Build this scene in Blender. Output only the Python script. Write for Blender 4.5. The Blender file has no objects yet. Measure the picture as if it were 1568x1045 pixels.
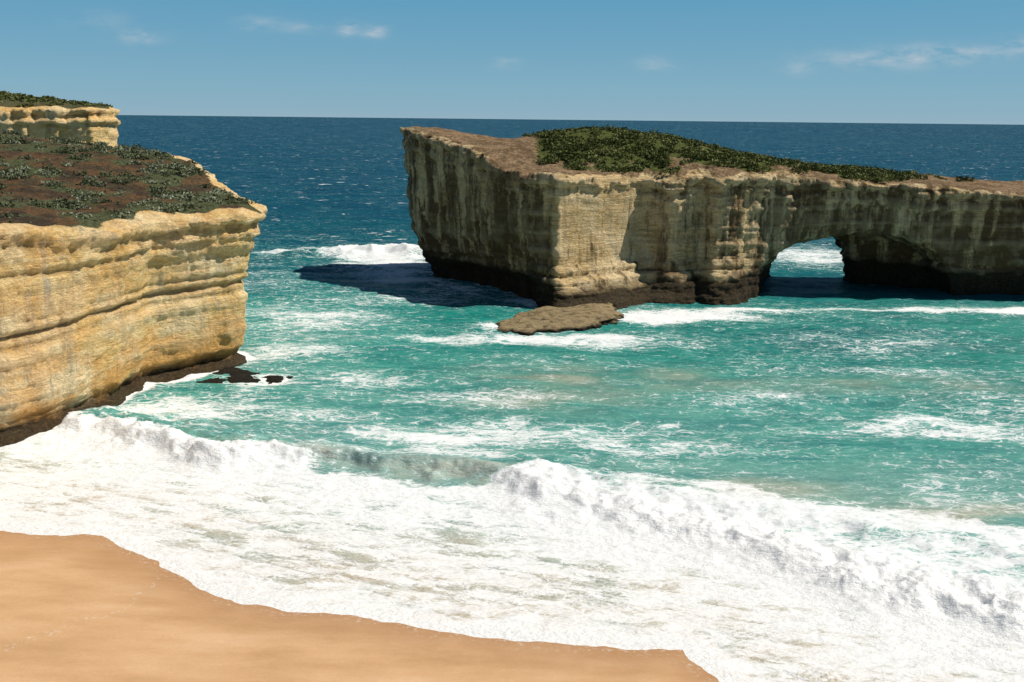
import bpy, math, numpy as np
from mathutils import Matrix, Vector
rng = np.random.default_rng(7)
f32=np.float32
# ------------------------------------------------------------------ noise
TAB = rng.random((64,64,64)).astype(f32)
def vn(x,y,z):
    x,y,z=np.broadcast_arrays(np.asarray(x,f32),np.asarray(y,f32),np.asarray(z,f32))
    xi=np.floor(x);yi=np.floor(y);zi=np.floor(z)
    fx=x-xi;fy=y-yi;fz=z-zi
    xi=xi.astype(np.int32)&63;yi=yi.astype(np.int32)&63;zi=zi.astype(np.int32)&63
    x1=(xi+1)&63;y1=(yi+1)&63;z1=(zi+1)&63
    fx=fx*fx*(3-2*fx);fy=fy*fy*(3-2*fy);fz=fz*fz*(3-2*fz)
    a=TAB[xi,yi,zi]*(1-fx)+TAB[x1,yi,zi]*fx
    b=TAB[xi,y1,zi]*(1-fx)+TAB[x1,y1,zi]*fx
    c=TAB[xi,yi,z1]*(1-fx)+TAB[x1,yi,z1]*fx
    d=TAB[xi,y1,z1]*(1-fx)+TAB[x1,y1,z1]*fx
    return ((a*(1-fy)+b*fy)*(1-fz)+(c*(1-fy)+d*fy)*fz)
def fbm(x,y,z,o=4,g=.5):
    s=0;a=1;t=0
    for i in range(o):
        s=s+a*(vn(x+i*13.7,y+i*7.1,z+i*3.3)-.5);t+=a;a*=g
        x=x*2.03;y=y*2.03;z=z*2.03
    return s/t*2      # ~ -1..1
def cells(x,y,z):
    """random value of the nearest jittered cell: broken rock blocks"""
    xi=np.floor(x).astype(np.int32);yi=np.floor(y).astype(np.int32);zi=np.floor(z).astype(np.int32)
    best=np.full(x.shape,9.,f32);val=np.zeros(x.shape,f32)
    for i in (-1,0,1):
        for j in (-1,0,1):
            for k in (-1,0,1):
                a=xi+i;b=yi+j;c=zi+k
                jx=TAB[a&63,b&63,c&63];jy=TAB[(a+17)&63,(b+5)&63,c&63];jz=TAB[a&63,(b+29)&63,(c+11)&63]
                d=(a+jx-x)**2+(b+jy-y)**2+(c+jz-z)**2
                m=d<best;best=np.where(m,d,best);val=np.where(m,TAB[(a+7)&63,(b+41)&63,(c+23)&63],val)
    return val
def sm(e0,e1,x):
    t=np.clip((x-e0)/(e1-e0),0,1);return t*t*(3-2*t)
# ------------------------------------------------------------------ 2D tools
def sdf_poly(x,y,P):
    x=np.asarray(x,f32);y=np.asarray(y,f32)
    d=np.full(x.shape,1e12,f32);ins=np.zeros(x.shape,bool)
    n=len(P)
    for i in range(n):
        ax,ay=P[i];bx,by=P[(i+1)%n]
        ex,ey=bx-ax,by-ay
        t=np.clip(((x-ax)*ex+(y-ay)*ey)/(ex*ex+ey*ey+1e-9),0,1)
        dx=x-ax-t*ex;dy=y-ay-t*ey
        d=np.minimum(d,dx*dx+dy*dy)
        c=((ay>y)!=(by>y))
        if abs(by-ay)>1e-9:
            ins^= c & (x < (bx-ax)*(y-ay)/(by-ay)+ax)
    d=np.sqrt(d)
    return np.where(ins,-d,d)
def line_param(x,y,P,V):
    best=np.full(x.shape,1e12,f32);sg=np.ones(x.shape,f32)
    out=[np.zeros(x.shape,f32) for _ in V]
    for i in range(len(P)-1):
        ax,ay=P[i];bx,by=P[i+1];ex,ey=bx-ax,by-ay
        t=np.clip(((x-ax)*ex+(y-ay)*ey)/(ex*ex+ey*ey),0,1)
        dx=x-ax-t*ex;dy=y-ay-t*ey;d=dx*dx+dy*dy
        m=d<best
        best=np.where(m,d,best)
        cr=ex*(y-ay)-ey*(x-ax)
        sg=np.where(m,np.where(cr>=0,1,-1),sg)
        for k,v in enumerate(V):
            out[k]=np.where(m,v[i]*(1-t)+v[i+1]*t,out[k])
    return np.sqrt(best)*sg,out
def tps(C):
    C=np.array(C,float);n=len(C)
    def U(r2): return .5*r2*np.log(r2+1e-6)
    X=C[:,:2]/50
    K=U(((X[:,None]-X[None])**2).sum(-1))+np.eye(n)*.01
    P=np.c_[np.ones(n),X]
    A=np.block([[K,P],[P.T,np.zeros((3,3))]])
    w=np.linalg.solve(A,np.r_[C[:,2],0,0,0])
    def f(x,y):
        x=np.asarray(x)/50;y=np.asarray(y)/50
        s=w[n]+w[n+1]*x+w[n+2]*y
        for i in range(n): s=s+w[i]*U((x-X[i,0])**2+(y-X[i,1])**2)
        return s.astype(f32)
    return f
# ------------------------------------------------------------------ mesh tools
def add_mesh(name,V,F,mat,attrs={},smooth=True,parent=None):
    me=bpy.data.meshes.new(name)
    V=np.asarray(V,f32);F=np.asarray(F,np.int32);k=F.shape[1]
    me.vertices.add(len(V));me.vertices.foreach_set('co',V.ravel())
    me.loops.add(F.size);me.loops.foreach_set('vertex_index',F.ravel())
    me.polygons.add(len(F));me.polygons.foreach_set('loop_start',np.arange(0,F.size,k,dtype=np.int32))
    me.update(calc_edges=True)
    if smooth: me.polygons.foreach_set('use_smooth',np.ones(len(F),bool))
    for a,v in attrs.items():
        at=me.attributes.new(a,'FLOAT','POINT');at.data.foreach_set('value',np.asarray(v,f32).ravel())
    me.materials.append(mat);me.update()
    ob=bpy.data.objects.new(name,me);bpy.context.scene.collection.objects.link(ob)
    if parent: ob.parent=parent
    return ob
def vnormals(V,F):
    a,b,c,d=V[F[:,0]],V[F[:,1]],V[F[:,2]],V[F[:,3]]
    n=np.cross(c-a,d-b);N=np.zeros_like(V)
    for k in range(4):
        for j in range(3): N[:,j]+=np.bincount(F[:,k],n[:,j],len(V))
    return N/(np.linalg.norm(N,axis=1,keepdims=True)+1e-9)
def surface_nets(F,org,h):
    S=F<0
    c=np.zeros(tuple(s-1 for s in F.shape),np.uint8)
    for i in (0,1):
        for j in (0,1):
            for k in (0,1):
                c+=S[i:S.shape[0]-1+i,j:S.shape[1]-1+j,k:S.shape[2]-1+k]
    act=(c>0)&(c<8);ids=np.argwhere(act)
    idx=np.full(act.shape,-1,np.int32);idx[act]=np.arange(len(ids))
    P=np.zeros((len(ids),3));cnt=np.zeros(len(ids))
    cor=[np.array(t) for t in [(i,j,k) for i in (0,1) for j in (0,1) for k in (0,1)]]
    for a in cor:
        for ax in range(3):
            if a[ax]==0:
                b=a.copy();b[ax]=1
                ia=ids+a;ib=ids+b
                fa=F[ia[:,0],ia[:,1],ia[:,2]];fb=F[ib[:,0],ib[:,1],ib[:,2]]
                m=(fa<0)!=(fb<0);t=np.where(m,fa/(fa-fb+1e-20),0)
                P+=m[:,None]*(a+t[:,None]*(b-a));cnt+=m
    P/=cnt[:,None]
    V=(np.array(org)+h*(ids+P))
    Q=[]
    for a in range(3):
        b=(a+1)%3;cc=(a+2)%3
        s0=[slice(1,-1)]*3;s1=[slice(1,-1)]*3
        s0[a]=slice(0,-1);s1[a]=slice(1,None)
        A=S[tuple(s0)];B=S[tuple(s1)];m=A!=B
        e=np.argwhere(m);ins=A[m]
        off=np.ones(3,int);off[a]=0;e=e+off
        def cell(db,dc):
            q=e.copy();q[:,b]+=db;q[:,cc]+=dc
            return idx[q[:,0],q[:,1],q[:,2]]
        q=np.stack([cell(-1,-1),cell(0,-1),cell(0,0),cell(-1,0)],1)
        q=np.where(ins[:,None],q,q[:,::-1]);Q.append(q)
    Q=np.concatenate(Q);Q=Q[(Q>=0).all(1)]
    return V,Q
# ------------------------------------------------------------------ node helper
def NN(nt,t,ins=None,**pr):
    n=nt.nodes.new(t)
    for k,v in pr.items(): setattr(n,k,v)
    for k,v in (ins or {}).items():
        s=n.inputs[k]
        if isinstance(v,bpy.types.NodeSocket): nt.links.new(v,s)
        elif isinstance(v,bpy.types.Node): nt.links.new(v.outputs[0],s)
        else: s.default_value=v
    return n
class G:
    def __init__(s,name):
        s.m=bpy.data.materials.new(name);s.m.use_nodes=True;s.nt=s.m.node_tree;s.nt.nodes.clear()
        s.pos=NN(s.nt,'ShaderNodeNewGeometry').outputs['Position']
    def math(s,op,a,b=0.0,c=0.0,clamp=False):
        return NN(s.nt,'ShaderNodeMath',{0:a,1:b,2:c},operation=op,use_clamp=clamp).outputs[0]
    def wsum(s,*prs):
        t=None
        for v,k in prs:
            q=s.math('MULTIPLY',v,k);t=q if t is None else s.math('ADD',t,q)
        return t
    def vmul(s,v,k): return NN(s.nt,'ShaderNodeVectorMath',{0:v,1:k},operation='MULTIPLY').outputs[0]
    def vadd(s,v,k): return NN(s.nt,'ShaderNodeVectorMath',{0:v,1:k},operation='ADD').outputs[0]
    def noise(s,k,det=4,rough=.5,dist=0,vec=None,out=0,scale=1.0):
        v=s.vmul(vec or s.pos,k)
        return NN(s.nt,'ShaderNodeTexNoise',{'Vector':v,'Scale':scale,'Detail':det,'Roughness':rough,'Distortion':dist}).outputs[out]
    def vor(s,k,vec=None,feature='DISTANCE_TO_EDGE'):
        v=s.vmul(vec or s.pos,k)
        return NN(s.nt,'ShaderNodeTexVoronoi',{'Vector':v,'Scale':1.0},feature=feature).outputs['Distance']
    def mr(s,v,a,b,c=0.0,d=1.0,smooth=False):
        return NN(s.nt,'ShaderNodeMapRange',{0:v,1:a,2:b,3:c,4:d},interpolation_type='SMOOTHSTEP' if smooth else 'LINEAR').outputs[0]
    def mix(s,f,a,b,bt='MIX'):
        n=s.nt.nodes.new('ShaderNodeMix');n.data_type='RGBA';n.blend_type=bt;n.clamp_factor=True
        for i,v in ((0,f),(6,a),(7,b)):
            k=n.inputs[i]
            if isinstance(v,bpy.types.NodeSocket): s.nt.links.new(v,k)
            else: k.default_value=(v if i==0 else (*v,1) if len(v)==3 else v)
        return n.outputs[2]
    def ramp(s,v,stops,interp='LINEAR'):
        n=NN(s.nt,'ShaderNodeValToRGB',{0:v});r=n.color_ramp;r.interpolation=interp
        while len(r.elements)<len(stops): r.elements.new(.5)
        for e,(p,c) in zip(r.elements,stops): e.position=p;e.color=(*c,1)
        return n.outputs[0]
    def attr(s,name): return NN(s.nt,'ShaderNodeAttribute',attribute_name=name).outputs['Fac']
    def sep(s): return NN(s.nt,'ShaderNodeSeparateXYZ',{0:s.pos}).outputs
    def bump(s,h,strength,dist,n=None):
        i={'Height':h,'Strength':strength,'Distance':dist}
        if n is not None: i['Normal']=n
        return NN(s.nt,'ShaderNodeBump',i).outputs[0]
    def out(s,col,rough,normal=None,spec=.3,ior=1.45,**kw):
        i={'Base Color':col,'Roughness':rough,'Specular IOR Level':spec,'IOR':ior}
        if normal is not None: i['Normal']=normal
        i.update(kw)
        b=NN(s.nt,'ShaderNodeBsdfPrincipled',i)
        NN(s.nt,'ShaderNodeOutputMaterial',{0:b.outputs[0]});return s.m
# ------------------------------------------------------------------ materials
def rock_mat(name,stops,pale,palef,greyamt,brownamt,orange,soilstops,baseZ=3.0,veg=(.06,.07,.03),layf=1.0,cavf=.75,bstr=1.0,brown=(.17,.105,.05)):
    g=G(name);z=g.sep()[2]
    warp=g.noise((.05,.05,.05),2)
    zz=g.math('ADD',z,g.math('MULTIPLY',warp,3.0))
    cx=NN(g.nt,'ShaderNodeCombineXYZ',{2:zz}).outputs[0]
    p2=g.vadd(g.vmul(g.pos,(.07,.07,0)),cx)
    st=g.noise((1,1,.9),6,.72,vec=p2)
    col=g.ramp(st,stops)
    big=g.noise((.11,.11,.14),5,.62)
    col=g.mix(g.mr(big,.44,.60,0,palef),col,pale)
    streak=g.noise((.5,.5,.05),5,.7)
    col=g.mix(g.mr(streak,.54,.64,0,greyamt),col,(.42,.38,.31))
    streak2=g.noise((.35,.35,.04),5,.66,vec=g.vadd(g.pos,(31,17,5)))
    paint_shade=g.attr('paint_shade')
    st2=g.math('ADD',streak2,g.math('MULTIPLY',paint_shade,.17))  # brown streaks, spread wider where the shaded faces are painted darker
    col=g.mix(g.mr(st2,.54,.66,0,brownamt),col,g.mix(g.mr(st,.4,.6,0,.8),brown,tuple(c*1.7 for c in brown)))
    if orange>0:
        on=g.noise((.10,.10,.22),5,.65,vec=g.vadd(g.pos,(5,9,3)))
        of=g.math('MULTIPLY',g.mr(z,12,2.5,.35,1),g.mr(on,.42,.53,0,orange))
        col=g.mix(of,col,(.78,.40,.11))
    fine=g.noise((1.7,1.7,2.8),6,.75)
    col=g.mix(1.0,col,NN(g.nt,'ShaderNodeCombineColor',{0:g.mr(fine,.3,.7,.72,1.22),1:g.mr(fine,.3,.7,.69,1.22),2:g.mr(fine,.3,.7,.64,1.22)}).outputs[0],'MULTIPLY')
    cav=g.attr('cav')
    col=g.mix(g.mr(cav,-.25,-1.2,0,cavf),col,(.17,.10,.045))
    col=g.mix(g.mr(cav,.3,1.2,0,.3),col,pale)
    wn=g.noise((.25,.25,.4),4,.6)
    zw=g.math('ADD',z,g.wsum((wn,-3.0),(paint_shade,-2.2)))  # waterline wet band, raised on shaded faces to paint in undercut shadow
    wet=g.mr(zw,baseZ-1.5,baseZ-3.2,0,1)
    col=g.mix(g.math('MULTIPLY',wet,.96),col,g.mix(g.mr(fine,.35,.65),(.012,.010,.008),(.07,.055,.035)))
    sn=g.noise((.10,.10,.10),6,.72)
    soil=g.ramp(sn,soilstops)
    sf=g.noise((1.5,1.5,1.5),5,.78)
    soil=g.mix(g.mr(sf,.44,.60,0,.65),soil,(.045,.037,.024))
    vg=g.mr(g.math('ADD',g.attr('veg'),g.math('MULTIPLY',g.math('SUBTRACT',sf,.5),2.2)),.4,.6)
    soil=g.mix(vg,soil,g.mix(g.mr(fine,.35,.65),tuple(c*.4 for c in veg),tuple(c*1.8 for c in veg)))
    sm_=g.mr(g.math('ADD',g.attr('soil'),g.math('MULTIPLY',g.math('SUBTRACT',fine,.5),1.3)),.42,.58)
    col=g.mix(sm_,col,soil)
    lay=g.noise((.25,.25,2.4),6,.75)
    rough_=g.noise((.7,.7,.9),7,.74)
    cr=g.mr(g.vor((.30,.30,.42),vec=g.vadd(g.pos,g.vmul(g.noise((.5,.5,.5),3,.5,out=1),(3.0,3.0,3.0)))),0,.06)
    h=g.wsum((lay,.85*layf),(rough_,1.1),(cr,.11))
    n=g.bump(h,bstr,1.0)
    return g.out(col,.95,n,spec=.1)
soilL=[(.30,(.055,.04,.028)),(.42,(.085,.058,.038)),(.50,(.20,.11,.05)),(.55,(.12,.085,.05)),(.62,(.06,.048,.03)),(.72,(.19,.15,.095))]
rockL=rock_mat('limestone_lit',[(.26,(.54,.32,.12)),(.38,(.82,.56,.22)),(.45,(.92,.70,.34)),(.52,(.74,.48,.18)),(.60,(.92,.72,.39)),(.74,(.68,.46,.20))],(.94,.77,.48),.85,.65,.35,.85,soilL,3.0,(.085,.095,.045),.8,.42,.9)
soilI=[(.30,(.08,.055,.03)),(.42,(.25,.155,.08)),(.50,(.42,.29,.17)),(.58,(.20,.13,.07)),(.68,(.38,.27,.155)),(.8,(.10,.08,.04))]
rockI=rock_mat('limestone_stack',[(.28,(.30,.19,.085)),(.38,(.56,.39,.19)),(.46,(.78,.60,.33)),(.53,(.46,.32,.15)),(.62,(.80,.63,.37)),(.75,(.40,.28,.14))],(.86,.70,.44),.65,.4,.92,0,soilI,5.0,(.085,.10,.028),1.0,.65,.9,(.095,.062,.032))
def leaf_mat(name,c1,c2,c3):
    g=G(name);r=g.attr('tint')
    col=g.ramp(r,[(0,c1),(.5,c2),(1,c3)])
    return g.out(col,.75,spec=.15)
leafA=leaf_mat('scrub_leaf',(.04,.052,.014),(.10,.12,.032),(.21,.22,.08))
leafB=leaf_mat('saltbush_leaf',(.045,.055,.028),(.12,.14,.07),(.32,.34,.24))
# ------------------------------------------------------------------ rocky landmasses
def carve(name,poly,hctrl,box,h,insetfn,mat,seed,soilfn,extra=None,ribs=1.0,groove=None,disp=1.0,drop=1.0,lip=1.0,vegfn=None,blob=1.0,shadefn=None,block=.4,dampfn=None):
    (x0,x1),(y0,y1),(z0,z1)=box
    X=np.arange(x0,x1,h,dtype=f32);Y=np.arange(y0,y1,h,dtype=f32);Z=np.arange(z0,z1,h,dtype=f32)
    gx,gy=np.meshgrid(X,Y,indexing='ij')
    d=sdf_poly(gx,gy,poly)
    dm=dampfn(gx,gy,0*gx+15) if dampfn else 1.0
    d=d+(fbm(gx/14+seed,gy/14,0,3)*1.9*ribs+fbm(gx/4.5,gy/4.5,seed+3,4)*1.1*ribs)*dm
    hf=tps(hctrl);H=hf(gx,gy)
    H=H-drop*np.exp(np.minimum(d,0)/2.0)*(1+fbm(gx/5,gy/5,9+seed,3)) + fbm(gx/9,gy/9,seed+20,4)*.8*drop
    F=np.empty((len(X),len(Y),len(Z)),f32)
    for k,z in enumerate(Z):
        ins=insetfn(gx,gy,float(z))
        a=d+ins; b=z-H
        kk=.25; hh=np.clip(.5+.5*(a-b)/kk,0,1)
        F[:,:,k]=b*(1-hh)+a*hh+kk*hh*(1-hh)
        if extra is not None: F[:,:,k]=extra(gx,gy,float(z),F[:,:,k])
    V,Q=surface_nets(F,(x0,y0,z0),h)
    del F
    N=vnormals(V,Q)
    x,y,z=V[:,0].astype(f32),V[:,1].astype(f32),V[:,2].astype(f32)
    dep=hf(x,y)-z
    zz=z+fbm(x/30,y/30,z/30,2)*1.5
    def stepn(t,s):
        q=vn(t,s,.3);return sm(.40,.60,q)
    stp=stepn(zz*.55,seed)*.7+stepn(zz*1.25,seed+4)*.6+stepn(zz*.21,seed+6)*.7
    stp=(stp-1.0)*.65*(.2+1.5*vn(x/8,y/8,z/8))
    if groove is not None:
        for gz,gw,ga in groove: stp=stp+ga*np.exp(-((zz-gz)/gw)**2)*(.5+vn(x/6,y/6,0))
    dpn=dep+fbm(x/5,y/5,3,5,.6)*2.0
    stp=stp+lip*(.8*np.exp(-((dpn-1.7)/.6)**2)-.7*np.exp(-((dpn-3.4)/.6)**2)+.6*np.exp(-((dpn-5.0)/.5)**2)-.3*np.exp(-((dpn-6.5)/.5)**2))
    wx=x+fbm(x/2,y/2,z/2,3)*.8;wy=y+fbm(x/2,y/2,z/2+9,3)*.8;wz=z+fbm(x/3,y/3,z/2+5,3)*.5
    bl=(cells(wx/2.6,wy/2.6,wz/1.7)-.5)*1.1+(cells(wx/1.1+9,wy/1.1,wz/.8)-.5)*.45
    blk=fbm(x/3.0,y/3.0,z/3,5,.6)*.9+bl*(block+.5*sm(6,2,dpn))
    b2=(np.abs(fbm(x/5,y/5,z/7+9,3))*-1.3+.35)*blob
    flute=-np.abs(fbm(x/2.6,y/2.6,z/22,3))*1.3+.35
    steep=1-sm(.45,.8,N[:,2])
    tot=stp+blk+b2+flute*ribs
    if dampfn: tot=tot*dampfn(x,y,z)
    D=tot*steep+fbm(x/2.5,y/2.5,z/2.5,4,.6)*.5*(1-steep)*drop
    V=V+N*(D*disp)[:,None]
    dv=sdf_poly(x,y,poly)
    soil=soilfn(x,y,z,N,dep,dv)
    veg=vegfn(x,y) if vegfn else 0*x
    ob=add_mesh(name,V,Q,mat,{'soil':soil,'cav':(tot*steep).astype(f32),'veg':veg,'paint_shade':shadefn(x,y,z) if shadefn else 0*x})
    return ob,hf
mI=lambda x,y: sm(3,8,x)*sm(125,70,x)*sm(-.30,.10,fbm(x/8,y/6,4,4)*.9+.40-.0080*np.maximum(x-10,0)+.035*np.clip(y-238,-20,12))*sm(221,229,y)
mL=lambda x,y: sm(-.15,.40,fbm(x/6,y/6,7,4)+.16)
# --- left headland
polyL=[(-84,80),(-72,98),(-60.5,117),(-56,127),(-52.5,135),(-51,144),(-45.5,150),(-41.5,155.5),(-39.5,160),(-41,165),(-46,171),(-52,181),(-61,194),(-75,204),(-95,213),(-115,222),(-138,228),(-138,80)]
ctrlL=[(-84,85,27),(-60,117,27),(-52,135,25.3),(-50,147,26.2),(-39,160,25.6),(-44,169,26.3),(-52,178,28.4),(-63,189,32.0),(-91,205,34.3),(-107,213,35.9),(-70,150,27.6),(-75,125,28),(-85,160,30.2),(-75,175,31.3),(-100,130,30),(-120,170,34.5),(-138,228,38),(-60,165,28.8)]
def insL(x,y,z):
    w=sm(118,156,y)
    a=np.interp(z,[-2,0,2,8,14,18,22,24.5,40],[5.2,5.0,4.6,4.2,3.9,3.1,1.2,0,0])
    b=np.interp(z,[-2,0,2,10,20,24,40],[1.8,1.6,1.4,1.0,.6,0,0])
    foot=np.interp(z,[-2,.2,.7,1.2,2.4,3.2],[-1.8,-.9,0,1.0,.8,0])
    return a*w+b*(1-w)+foot
def soilL_fn(x,y,z,N,depth,dv):
    return sm(.35,.7,N[:,2])*sm(-1.0,-3.2,dv+fbm(x/4,y/4,2,4)*3.0)*sm(3.0,1.6,depth)
headland,hL=carve('limestone_headland',polyL,ctrlL,((-139.5,-33),(79,232),(-1.6,41)),.34,insL,rockL,2,soilL_fn,ribs=.5,groove=[(13.6,.35,-1.1),(14.6,.5,.5),(21.0,.4,-.5)],disp=.55,lip=.7,vegfn=mL,blob=.4,block=.35)
# --- sea stack with arch
polyI=[(-28,257),(-24.5,249),(-13,237),(-7.5,229.5),(-1.5,222),(4,216.5),(9.5,212),(13,214.8),(18,219),(24,224),(29,228),(32.5,228.5),(36.5,225.5),(40,225.5),(42.5,228),(45.5,223.8),(50,224),(54,227.5),(60,229),(70,231),(82,232),(92,231),(105,229.5),(117,229),(150,228),(172,232),(178,250),(150,262),(117,263),(85,265),(60,268),(40,273),(20,277),(0,279),(-18,275),(-27,267)]
ctrlI=[(-28,257,38.2),(-12,236,34.4),(-7,228,32.0),(-1,221,29),(10,213,29.4),(30,227,27.3),(45,223,27.6),(70,231,27.9),(92,231,26.3),(117,229,25.2),(-12,262,36.0),(-3,255,34.6),(4,268,34.2),(9,246,36.3),(18,248,37.2),(28,248,36.8),(40,248,34.9),(58,252,31.4),(80,256,28.6),(100,257,27.2),(117,258,25.9),(170,245,24),(-20,272,36.9),(20,272,34.5),(60,266,30.3),(2,228,30),(22,233,31),(45,234,31)]
def insI(x,y,z):
    wl=sm(11,4,x); wr=sm(48,62,x); wf=(1-wl)*(1-wr)
    a=np.interp(z,[-2,0,3,7,12,20,28,34,40],[8,7.6,6.5,4,1.9,1.0,.4,0,0])
    cor=sm(9,3,np.abs(x-9))*sm(225,214,y)
    a=a*(1-.75*cor)
    f=np.interp(z,[-2,0,1.2,1.8,4,4.5,7,10,16,26,40],[-4.5,-4.2,-4.0,-3.2,-2.6,-1.9,-1.0,-.1,.6,0,0])
    r=np.interp(z,[-2,0,5,9,14,20,25,40],[4.2,4.0,3.6,2.6,2.0,1.4,0,0])
    foot=np.interp(z,[-2,0,1.5,2,3.4,4,5.8,6.4,8.2,8.8],[-5.5,-5.0,-4.6,-3.8,-3.2,-2.2,-1.8,-1.0,-.6,0])*np.exp(-((x-24)/17)**2)
    return a*wl+f*wf+r*wr+foot
def tunnel(x,y,z,F):
    yl=np.clip((y-229)/37,0,1)
    xl=56.5+12.5*yl
    xr=104-17*sm(243,252,y)
    c=(xl+xr)/2;w=(xr-xl)/2
    Hh=15.0-1.8*yl
    p=2.3
    q=(np.abs((x-c)/w)**p+max(z,0)**p/Hh**p)**(1/p)
    t=(1-q)*np.minimum(w,Hh)
    t=t+fbm(x/6,y/6,z/6,3)*1.0
    t=np.where((y>212)&(y<290)&(x>40)&(x<120),t,-9)
    return np.maximum(F,t)
def soilI_fn(x,y,z,N,depth,dv):
    s=sm(.3,.6,N[:,2])*sm(-.8,-2.6,dv+fbm(x/4,y/4,2,4)*2.2)*sm(4,2.2,depth)
    gul=np.exp(-((x-2)/6)**2-((y-222)/8)**2)*sm(24,28,z)
    return np.clip(s+gul*.9,0,1)
shadeI=lambda x,y,z: np.clip(sm(10,8,x)+sm(47,60,x)*.95+sm(30,34,x)*.45,0,1)*(.75+.25*sm(30,12,z))*(z>0)  # shade painted into the rock colour: left face and arch side
dampI=lambda x,y,z: 1-.72*sm(8,11,x)*sm(31,27,x)*sm(236,230,y)*sm(8,11,z)*sm(26.5,24,z)
stack,hI=carve('sea_arch_rock_stack',polyI,ctrlI,((-34,181),(203,285),(-1.6,43)),.40,insI,rockI,5,soilI_fn,extra=tunnel,ribs=.9,groove=[(9.5,.3,-.7),(7.0,.25,-.6),(5,.25,-.6),(3,.25,-.5)],disp=.75,lip=.9,vegfn=mI,blob=.6,shadefn=shadeI,dampfn=dampI)
# --- distant headland
polyH=[(-134,322),(-131,332),(-134,345),(-142,360),(-175,385),(-260,400),(-260,300),(-215,292),(-185,300),(-165,306),(-150,316)]
ctrlH=[(-134,325,42.3),(-150,330,43.4),(-175,335,44.8),(-240,340,49),(-134,350,42),(-170,370,45),(-150,316,42),(-185,300,41),(-215,292,41.5),(-165,308,41.5),(-230,315,45)]
def insH(x,y,z): return np.interp(z,[0,20,34,37,44],[9,4.5,2.5,0,0])*(.4+.6*sm(-150,-190,x))+0*x-2*sm(36,20,z)*sm(-150,-190,x)
def soilH_fn(x,y,z,N,depth,dv): return sm(.35,.65,N[:,2])*sm(-1,-4,dv+fbm(x/6,y/6,2,3)*3)
far,hH=carve('distant_headland',polyH,ctrlH,((-262,-124),(285,402),(-1,54)),.8,insH,rockL,9,soilH_fn,ribs=1.3,vegfn=lambda x,y:.6+0*x)
# --- low reef ledges
def ledge(name,poly,ht,mat,seed,h=.3,tilt=0,disp=.5,ribs=1.0):
    xs=[p[0] for p in poly];ys=[p[1] for p in poly]
    C=[(min(xs),min(ys),ht),(max(xs),min(ys),ht*.8),(min(xs),max(ys),ht*1.1+tilt),(max(xs),max(ys),ht+tilt)]
    ob,_=carve(name,poly,C,((min(xs)-4,max(xs)+4),(min(ys)-4,max(ys)+4),(-1.2,ht+3)),h,lambda x,y,z:np.interp(z,[-2,0,.7,1.2,2],[.2,.6,.9,0,0])+0*x,mat,seed,lambda x,y,z,N,dp,dv:0*x,ribs=ribs,disp=disp,drop=.6,lip=0,block=1.0)
    return ob
def reef_mat(name,top,side=(.022,.018,.012)):
    g=G(name);z=g.sep()[2]
    n1=g.noise((.6,.6,2.2),6,.75)
    col=g.ramp(n1,[(.34,(.04,.03,.018)),(.47,top),(.62,tuple(c*1.4 for c in top))])
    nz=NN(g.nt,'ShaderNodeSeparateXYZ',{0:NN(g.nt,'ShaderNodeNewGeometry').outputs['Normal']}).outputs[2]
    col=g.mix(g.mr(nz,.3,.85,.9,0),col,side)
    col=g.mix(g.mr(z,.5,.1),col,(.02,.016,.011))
    n=g.bump(g.noise((.9,.9,2),7,.75),1.0,.9)
    return g.out(col,.75,n,spec=.2)
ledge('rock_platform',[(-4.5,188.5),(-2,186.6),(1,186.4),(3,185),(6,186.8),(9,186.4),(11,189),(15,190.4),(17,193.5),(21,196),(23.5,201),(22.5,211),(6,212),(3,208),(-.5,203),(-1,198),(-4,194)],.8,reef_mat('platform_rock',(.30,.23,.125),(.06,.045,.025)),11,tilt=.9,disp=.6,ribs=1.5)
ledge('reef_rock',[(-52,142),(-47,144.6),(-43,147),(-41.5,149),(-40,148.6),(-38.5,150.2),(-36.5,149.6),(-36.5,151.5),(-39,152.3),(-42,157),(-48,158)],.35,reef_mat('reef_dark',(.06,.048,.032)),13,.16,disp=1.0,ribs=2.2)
# ------------------------------------------------------------------ scrub
def scrub(name,pts,rad,mat,leaf=.32,dens=150):
    VV=[];TT=[]
    for (px,py,pz),r in zip(pts,rad):
        n=int(dens*min(r,1.6)**1.3)+25
        th=rng.random(n)*6.283;ph=np.arccos(rng.random(n)*1.15-.15)
        lob=1+.28*np.sin(th*3+px)+.2*np.sin(ph*5+py)
        rr=r*(.5+.5*rng.random(n)**.5)*lob
        c=np.c_[px+rr*np.sin(ph)*np.cos(th)*1.25,py+rr*np.sin(ph)*np.sin(th)*1.25,pz+rr*np.cos(ph)*.62]
        u=rng.normal(size=(n,3));u/=np.linalg.norm(u,axis=1,keepdims=True)
        w=np.cross(u,rng.normal(size=(n,3)));w/=np.linalg.norm(w,axis=1,keepdims=True)
        s=(leaf*(.5+.9*rng.random(n)))[:,None]
        VV.append(np.stack([c-u*s,c-w*s*.6,c+u*s,c+w*s*.6],1).reshape(-1,3))
        t=np.clip(.0+.65*rng.random()+.4*rng.random(n),0,1);TT.append(np.repeat(t,4))
    V=np.concatenate(VV);F=np.arange(len(V)).reshape(-1,4)
    return add_mesh(name,V,F,mat,{'tint':np.concatenate(TT)},smooth=False)
def scatter(n,box,hf,poly,marg,maskfn,rmin,rmax):
    x=rng.uniform(box[0],box[1],n*6).astype(f32);y=rng.uniform(box[2],box[3],n*6).astype(f32)
    ok=(sdf_poly(x,y,poly)<-marg)&(rng.random(n*6)<maskfn(x,y))
    x=x[ok][:n];y=y[ok][:n];z=hf(x,y)
    r=rmin+(rmax-rmin)*rng.random(len(x))**1.9
    return np.c_[x,y,z-.15],r
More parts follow.
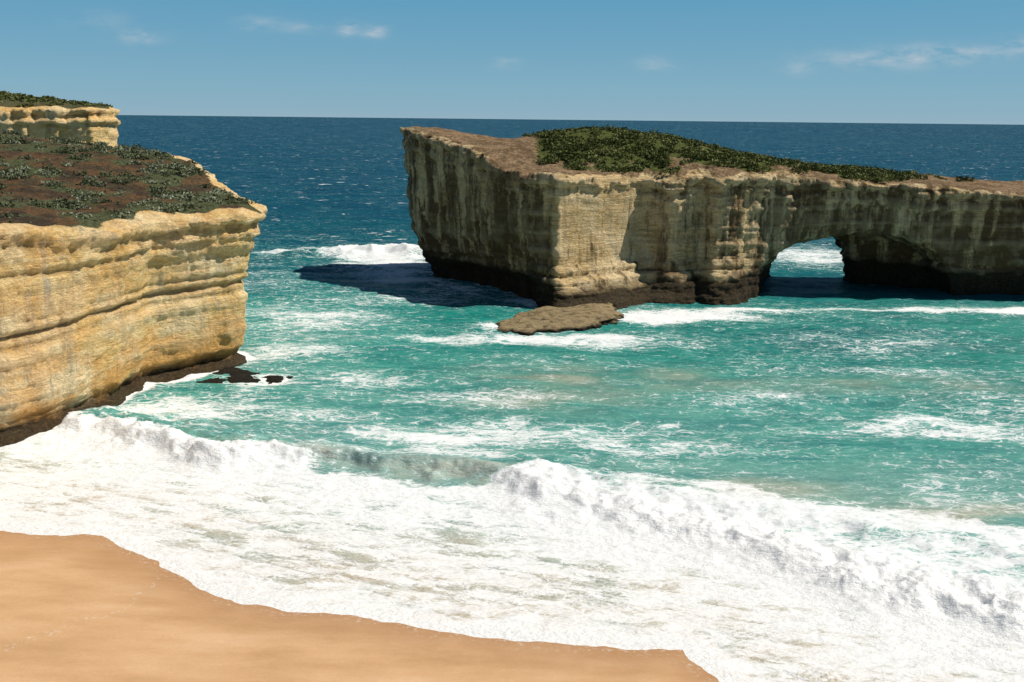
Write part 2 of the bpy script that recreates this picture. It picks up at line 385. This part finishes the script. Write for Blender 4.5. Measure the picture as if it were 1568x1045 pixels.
p,r=scatter(1400,(0,120,215,275),hI,polyI,1.8,mI,.35,1.9);scrub('coastal_scrub',p,r,leafA,.27,120)
p,r=scatter(1300,(-125,-42,110,225),hL,polyL,2.8,lambda x,y:.08+.92*mL(x,y)**2,.2,1.35);scrub('coastal_scrub',p,r,leafB,.2,120)
p,r=scatter(420,(-240,-130,290,395),hH,polyH,2,lambda x,y:.8+0*x,.6,1.5);scrub('coastal_scrub',p,r,leafA,.4,60)
# ------------------------------------------------------------------ shoreline
wash=[(-120,104),(-80,98),(-60,94),(-51,92.8),(-45.2,91.4),(-40,91),(-36.6,88.9),(-32.9,85.3),(-28,81.5),(-22.5,78.2),(-18.2,76.1),(-12,75),(-7.6,73.9),(-3.3,72.7),(3.4,71.8),(8.5,71.1),(14,70.8),(14.8,69.1),(16.2,67.3),(17.5,65.6),(24,60),(36,52),(60,40),(120,20)]
seaP=wash+[(90000,20),(90000,90000),(-90000,90000),(-90000,104)]
def shore(x,y):
    return -sdf_poly(x,y,seaP)+fbm(x/5,y/5,1,3)*1.1+fbm(x/1.3,y/1.3,2,3)*.35
sx=np.r_[-400,-250,-160,-110,-80,np.arange(-66,46,.25),60,90,150,300,500];sy=np.r_[-100,-40,0,25,40,np.arange(50,102,.25),110,125,150,200]
gx,gy=np.meshgrid(sx.astype(f32),sy.astype(f32),indexing='ij')
d=shore(gx,gy)
sz=np.where(d<0,-d*.05,-d*.04)+fbm(gx/7,gy/7,5,3)*.05*sm(0,-4,d)
sz=np.maximum(sz,-2.5)
tr,_=line_param(gx,gy,[(-31.0,83),(-31.4,81),(-31.2,76.5),(-34,72),(-38,67.5),(-48,62)],[])
trace=np.exp(-(np.abs(tr+fbm(gx/2.5,gy/2.5,8,4)*2.2)/.35)**2)*.5
trace=np.maximum(trace,.5*sm(-3.2,-.5,d)*(d<.5))
def gridF(n,m):
    i=np.arange(n*m).reshape(n,m)
    return np.stack([i[:-1,:-1],i[1:,:-1],i[1:,1:],i[:-1,1:]],-1).reshape(-1,4)
g=G('wet_sand')
n1=g.noise((.10,.35,.2),6,.6);n2=g.noise((6,6,6),4,.7)
col=g.ramp(n1,[(.3,(.52,.31,.155)),(.5,(.62,.38,.20)),(.7,(.69,.45,.26))])
wet=g.math('ADD',g.attr('dist'),g.math('MULTIPLY',g.noise((.15,.15,.15),4),4))
col=g.mix(g.mr(wet,-6,3.5,0,.85,True),col,(.40,.21,.095))
col=g.mix(g.mr(n2,.35,.7,0,.2),col,(.34,.19,.09))
tf=g.math('MULTIPLY',g.attr('trace'),g.mr(g.noise((2.5,2.5,2.5),5,.7),.54,.66))
col=g.mix(tf,col,(.8,.76,.70))
nb=g.bump(g.wsum((g.noise((.3,.9,.5),6,.65),1.0),(n2,.08)),.5,.25)
sand=g.out(col,g.mr(wet,-6,2,.65,.35),nb,spec=.2)
add_mesh('sandy_beach',np.stack([gx,gy,sz],-1).reshape(-1,3),gridF(len(sx),len(sy)),sand,{'dist':d,'trace':trace})
# ------------------------------------------------------------------ sea
ys=[50.]
while ys[-1]<330: ys.append(ys[-1]*1.0027)
while ys[-1]<3500: ys.append(ys[-1]*1.010)
while ys[-1]<45000: ys.append(ys[-1]*1.06)
ys=np.array(ys);ss=np.arange(-.76,.7601,.0022)
gy,gs=np.meshgrid(ys,ss,indexing='ij');gx=(gy*gs).astype(f32);gy=gy.astype(f32)
x,y=gx,gy
d=shore(x,y)
crest=[(-62,128),(-57.3,125.8),(-48.9,121.3),(-39,114.5),(-30.4,112),(-23.6,112.4),(-17.1,110.8),(-10,108.9),(-3.2,106.6),(1.2,104.2),(6,100.2),(11,96.5),(17,92.5),(22.4,88.2),(27.4,84.5),(31.9,81),(36.3,78.2),(41.4,75.6),(60,67),(100,50)]
amp=[.7,1.0,1.3,1.6,1.7,1.6,1.4,1.3,1.3,1.5,1.3,1.0,.8,.75,.85,.9,1.0,1.0,1.2,1.2]
brk=[1,1,1,1,1,.4,0,0,.2,1,1,1,1,1,1,1,1,1,1,1]
cd,(A,B)=line_param(x+fbm(x/6,y/6,11,3)*2.2,y+fbm(x/5,y/5,12,4)*3.2,crest,[amp,brk])
lump=fbm(x/3.0,y/3.0,3.1,5,.55)
bil=1-np.abs(fbm(x/3.0,y/2.4,8.1,4,.5))*2.4
pu=np.where(cd>0,np.exp(-(np.abs(cd)/4.5)**1.5),np.exp(-(cd/1.1)**2))
pb=np.where(cd>0,np.exp(-(np.abs(cd)/7)**1.3),np.exp(-(np.abs(cd)/3.0)**2))*(1+.8*lump)
band=sm(-4,-.5,cd)*sm(12,4,cd)
z=A*(pu*(1-B)+pb*B)+B*band*(bil-.3)*.5
c3,(A3,)=line_param(x+fbm(x/6,y/6,31,3)*2.5,y+fbm(x/5,y/5,32,4)*3.0,[(4,107),(14,104),(24,99),(34,93),(46,88),(60,82),(90,72)],[[.2,.5,.6,.6,.6,.6,.6]])
z=z+A3*np.where(c3>0,np.exp(-(np.abs(c3)/4)**1.5),np.exp(-(c3/1.8)**2))*(1+.8*lump)*(x>0)
swash=sm(0,14,d)
z=z*swash
s1=np.sin((y+.15*x)/2.6+fbm(x/25,y/12,3,2)*5)*.16
s2=fbm(x/7,y/3.2,5,5,.6)*.5
s3=fbm(x/30,y/14,15,3)*.8
zone=sm(95,140,y)
z=z+(s1+s2+s3)*(.15+.85*zone)*swash*(1-sm(600,3000,y))
c2,(A2,)=line_param(x+fbm(x/6,y/6,3,3)*3,y+fbm(x/6,y/6,4,3)*4,[(-82,290),(-66,290),(-54,292),(-42,294),(-30,292),(-12,300)],[[.3,1.6,2.6,3.0,2.8,.5]])
z=z+A2*np.where(c2>0,np.exp(-(np.abs(c2)/8)**1.5),np.exp(-(c2/4.5)**2))*(1+.5*lump)
# foam field
back=[(-66,129),(-57.3,127.2),(-48.9,123),(-39,117.5),(-30.4,114.5),(-25,112.5),(-22,109.0),(-17.1,107.6),(-10,105.6),(-3.2,104.0),(0,106),(3,110),(10,109),(16,107.6),(26.7,105),(32.5,101),(42.3,98.5),(51.9,94.4),(80,88),(150,75)]
fp=back+[(150,-40),(-150,-40),(-150,129)]
fd=sdf_poly(x,y,fp)+fbm(x/4,y/3,21,5,.6)*2.6
inn=sm(2.2,-2.2,fd)
fa=x*.35+y   # wash streams run slightly oblique
surf=.77+.28*sm(2,0,d)+.40*np.exp(-(np.minimum(np.abs(cd-1.5),50)/3.5)**2)*B+.22*sm(9,4,np.abs(cd+4))-.32*sm(-.05,.45,fbm(x/4.5,fa/1.1,31,5,.62))*sm(1,7,-cd)*sm(.5,4,d)
surf=surf-.20*sm(.1,.5,fbm(x/9,y/3.5,35,4))*sm(4,9,cd)+.12*sm(.0,.4,fbm(x/12,y/8,36,3))
foam=inn*surf
base=.22-.16*sm(240,420,y)+.07*sm(-20,-40,x)*(y<260)
blobs=[(-45.6,131,12,7,.78),(-30,129,9,5,.66),(-7,121,22,6,.72),(12,118,18,4,.62),(-12,114,16,3,.7),(-40,197,14,11,.64),(-52,206,10,6,.62),(-68,292,12,4,.85),(-48,292,14,7,1.0),(-39,290,14,11,1.2),(-35,276,12,9,1.15),(-31,262,10,7,1.0),(-26,250,10,6,.85),(-12,234,9,5,.7),(-22,222,14,8,.6),(-37,149,6,3.5,.95),(-36,168,12,8,.6),(-10,180,14,4.5,.72),(2,183,8,3,.98),(14,183,13,3,.9),(16,180,17,5,.68),(27,203.5,8,6,1.2),(36,205,12,5,1.05),(48,208,14,3.5,.95),(86,212,28,2.5,.85),(110,213,14,4,1.0),(65,180,20,7,.44),(54,129,14,4,.72),(61,125,10,4,.68),(53,106,10,7,.52),(90,303,16,22,.75),(38,142,8,5,.52),(22.4,127,4,2.5,.6),(-4,190,6,3,.95),(60,160,16,5,.46),(-20,150,14,7,.54),(70,140,14,6,.48),(-5,140,14,5,.48),(-60,240,10,8,.4)]
ex=base
for bx,by,rx,ry,s in blobs:
    ex=np.maximum(ex,base+(s-base)*np.exp(-((x-bx+fbm(x/8,y/8,bx,2)*6)/rx)**2-((y-by+fbm(x/8,y/8,by,2)*4)/ry)**2))
ex=ex+fbm(x/14,y/5,41,4)*.20
foam=np.maximum(foam,ex)
dl=np.minimum(sdf_poly(x,y,polyI)-1.5,sdf_poly(x,y,polyL)+3.5)
wl=(.9*np.exp(-(np.maximum(dl,0)/2.0)**2))*(dl<6)*(y<250)*(1-.6*sm(48,54,x)*(y>200))*(1-.4*sm(5,-2,x)*(y>208))*(.5+.9*vn(x/5,y/5,2))
foam=np.maximum(foam,wl)
inside_arch=sm(52,60,x)*sm(222,228,y)*sm(275,268,y)
foam=foam*(1-inside_arch*.85)
z=z+sm(.45,.8,foam)*(y<400)*(fbm(x/1.3,y/.9,51,4,.6)*(.03+.10*sm(8,18,d))+.03)*sm(-.5,4,d)+.05
# colour tone
t=np.interp(np.log(y),np.log([60,105,135,190,240,300,450,1000,6000]),[.10,.13,.24,.36,.50,.62,.74,.86,1.0])
t=t+fbm(x/26,y/13,61,5)*.10*(y>110)
t=t+.13*np.exp(-((x-64)/26)**2-((y-175)/22)**2)+.12*np.exp(-((x-75)/30)**2-((y-140)/9)**2)-.16*np.exp(-((x+40)/18)**2-((y-185)/35)**2)
t=t-.12*np.exp(-((cd-.0)/3.5)**2)*(B<.8)
t=t*(1-sm(.5,-1.5,fd)*sm(-1.0,-3,cd)*1.0)
sandt=.75*np.exp(-((x-15)/18)**2-((y-152)/9)**2)+.5*np.exp(-((x-5)/12)**2-((y-138)/6)**2)+.5*np.exp(-((x-58)/20)**2-((y-150)/6)**2)+1.1*np.exp(-((x-27)/9)**2-((y-104)/3)**2)+1.0*np.exp(-((x-48)/12)**2-((y-98)/3.0)**2)
sandt=sandt*(.6+fbm(x/9,y/4,71,4))+(sm(30,4,d)*.8*(1+.6*fbm(x/4,y/2,72,3))+sm(2,0,d))*(y<160)
g=G('sea_water')
foamA=g.attr('foam');tone=g.attr('tone');sa=g.math('ADD',g.attr('sand'),0.0,clamp=True)
wv=g.vadd(g.pos,g.vmul(g.noise((.35,.5,.3),2,.5,out=1),(3.6,2.6,1.0)))
n1=g.noise((.34,.95,.5),7,.74,vec=wv)
n3=g.noise((1.8,4.2,2),5,.7,vec=wv)
l1=g.mr(g.vor((.36,.75,.5),vec=wv),0,.09,1,0)
l2=g.mr(g.vor((1.0,1.9,1.2),vec=wv),0,.13,1,0)
lace=g.math('ADD',g.math('MULTIPLY',l1,.22),g.math('MULTIPLY',l2,.14))
v=g.math('ADD',foamA,g.math('MULTIPLY',g.math('SUBTRACT',n1,.5),1.7))
v=g.math('ADD',v,g.math('MULTIPLY',g.math('SUBTRACT',n3,.5),.8))
v=g.math('ADD',v,lace)
mask=g.mr(v,.46,.80,0,1,True)
n4=g.noise((.10,.16,.1),6,.68,vec=g.pos)
n5=g.noise((.012,.02,.02),3,.5)
cap=g.math('MULTIPLY',g.mr(g.math('ADD',n4,g.math('MULTIPLY',g.math('SUBTRACT',n5,.5),.2)),.628,.67,0,.95),g.mr(tone,.48,.6))
mask=g.math('MAXIMUM',mask,cap)
wc=g.ramp(tone,[(0,(.52,.51,.44)),(.12,(.17,.38,.32)),(.25,(.055,.315,.26)),(.38,(.010,.25,.205)),(.5,(.003,.16,.162)),(.62,(.0008,.090,.120)),(.78,(.0004,.060,.105)),(1,(.0004,.050,.098))])
wvn=g.noise((.06,.22,.1),6,.7)
wc=g.mix(g.mr(wvn,.42,.60,0,.8),wc,g.mix(1.0,wc,(.32,.64,.74),'MULTIPLY'))
wc=g.mix(g.math('MULTIPLY',sa,.7),wc,(.56,.45,.31))
thin=g.mr(v,.20,.55,0,.34,True)
wc=g.mix(thin,wc,g.mix(sa,(.24,.52,.46),(.72,.65,.55)))
fc=g.mix(g.math('MULTIPLY',sa,.12),(.87,.88,.88),(.80,.70,.58))
fc=g.mix(g.mr(v,.68,1.15,.55,0),fc,g.mix(sa,(.57,.65,.64),(.64,.60,.55)))
col=g.mix(mask,wc,fc)
hw=g.wsum((g.noise((.30,.85,.5),6,.68),1.1),(g.noise((1.6,3.6,2),4,.65),.25))
hm=g.mr(foamA,.35,.75,1,.3)
h=g.math('ADD',g.math('MULTIPLY',hw,hm),g.math('MULTIPLY',g.noise((1.5,2.4,1.7),5,.66),g.mr(foamA,.6,1.2,0,.5)))
nb=g.bump(h,.75,.9)
dif=NN(g.nt,'ShaderNodeBsdfDiffuse',{0:col,2:nb})
glo=NN(g.nt,'ShaderNodeBsdfGlossy',{0:(1,1,1,1),'Roughness':.2,'Normal':nb})
fr=NN(g.nt,'ShaderNodeFresnel',{0:1.33,1:nb}).outputs[0]
fac=g.math('MULTIPLY',g.math('MINIMUM',fr,.12),g.mr(mask,0,1,1,.05))
mx=NN(g.nt,'ShaderNodeMixShader',{0:fac,1:dif.outputs[0],2:glo.outputs[0]})
NN(g.nt,'ShaderNodeOutputMaterial',{0:mx.outputs[0]})
add_mesh('sea_water',np.stack([x,y,z],-1).reshape(-1,3),gridF(len(ys),len(ss))[:,::-1],g.m,{'foam':foam,'tone':np.clip(t,0,1),'sand':np.clip(sandt,0,1)})
# ------------------------------------------------------------------ light
el=math.radians(52);az=Vector((.998,.04));az.normalize()
sd=Vector((az.x*math.cos(el),az.y*math.cos(el),math.sin(el)))
L=bpy.data.lights.new('sun','SUN');L.energy=5.0;L.angle=math.radians(.5);L.color=(1,.94,.84)
lo=bpy.data.objects.new('sun',L);lo.rotation_euler=(-sd).to_track_quat('-Z','Y').to_euler();lo.location=(0,0,120);bpy.context.scene.collection.objects.link(lo)
w=bpy.data.worlds.new('World');bpy.context.scene.world=w;w.use_nodes=True;nt=w.node_tree;nt.nodes.clear()
sky=NN(nt,'ShaderNodeTexSky',sky_type='NISHITA',sun_disc=False,sun_elevation=el,sun_rotation=math.atan2(sd.x,sd.y),altitude=0,air_density=1.0,dust_density=.2,ozone_density=3)
tc=NN(nt,'ShaderNodeTexCoord').outputs['Generated'];sp=NN(nt,'ShaderNodeSeparateXYZ',{0:tc}).outputs
def M(op,a,b=0.,c=0.,cl=False): return NN(nt,'ShaderNodeMath',{0:a,1:b,2:c},operation=op,use_clamp=cl).outputs[0]
def MX(f,a,b,bt='MIX'):
    n=nt.nodes.new('ShaderNodeMix');n.data_type='RGBA';n.blend_type=bt
    for i,v in ((0,f),(6,a),(7,b)):
        if isinstance(v,bpy.types.NodeSocket): nt.links.new(v,n.inputs[i])
        else: n.inputs[i].default_value=v if i==0 else (*v,1)
    return n.outputs[2]
yy=M('MAXIMUM',sp[1],.05);A_=M('DIVIDE',sp[0],yy);E_=M('DIVIDE',sp[2],yy)
rp=NN(nt,'ShaderNodeValToRGB',{0:M('POWER',M('MAXIMUM',sp[2],0.),.5)})
r_=rp.color_ramp
S=.08
stops=[(0,(.27,.44,.56)),(.17,(.195,.41,.555)),(.33,(.105,.335,.52)),(.46,(.045,.15,.29)),(.65,(.02,.075,.17)),(1,(.01,.035,.09))]
while len(r_.elements)<len(stops): r_.elements.new(.5)
for e,(p_,c) in zip(r_.elements,stops): e.position=p_;e.color=(*c,1)
grad=MX(1.0,rp.outputs[0],(1/S,1/S,1/S),'MULTIPLY')
skc=MX(.88,sky.outputs[0],grad)
cn=NN(nt,'ShaderNodeTexNoise',{'Vector':NN(nt,'ShaderNodeCombineXYZ',{0:M('MULTIPLY',A_,30),1:M('MULTIPLY',E_,85)}).outputs[0],'Scale':1.0,'Detail':6,'Roughness':.62}).outputs[0]
tot=None
for a,e,ra,re,s in [(-.362,.0727,.022,.006,.4),(-.40,.088,.03,.008,.15),(-.247,.087,.02,.007,.28),(-.204,.083,.02,.005,.25),(-.16,.082,.010,.006,.6),(-.135,.0805,.011,.006,.6),(-.009,.052,.014,.005,.25),(.137,.053,.016,.006,.35),(.272,.050,.014,.006,.3),(.36,.059,.07,.008,.42),(.42,.067,.05,.007,.42),(.50,.074,.03,.007,.5)]:
    q=M('ADD',M('POWER',M('DIVIDE',M('SUBTRACT',A_,a),ra),2.),M('POWER',M('DIVIDE',M('SUBTRACT',E_,e),re),2.))
    gsn=M('MULTIPLY',M('EXPONENT',M('MULTIPLY',q,-1.)),s)
    tot=gsn if tot is None else M('ADD',tot,gsn)
cm=M('MULTIPLY',tot,NN(nt,'ShaderNodeMapRange',{0:cn,1:.36,2:.66,3:0.,4:1.2}).outputs[0],cl=True)
cl=MX(cm,skc,(7.8,8.0,8.2))
bg=NN(nt,'ShaderNodeBackground',{0:cl,1:S});NN(nt,'ShaderNodeOutputWorld',{0:bg.outputs[0]})
# ------------------------------------------------------------------ camera
cam=bpy.data.cameras.new('camera');cam.lens=35;cam.sensor_width=36;cam.clip_end=100000;cam.clip_start=.5
co=bpy.data.objects.new('camera',cam);bpy.context.scene.collection.objects.link(co)
co.matrix_world=Matrix.Translation((0,0,40))@Matrix.Rotation(math.radians(90-12.61),4,'X')@Matrix.Rotation(math.radians(.613),4,'Z')
sc=bpy.context.scene;sc.camera=co
sc.view_settings.view_transform='Standard';sc.view_settings.look='None';sc.view_settings.exposure=0
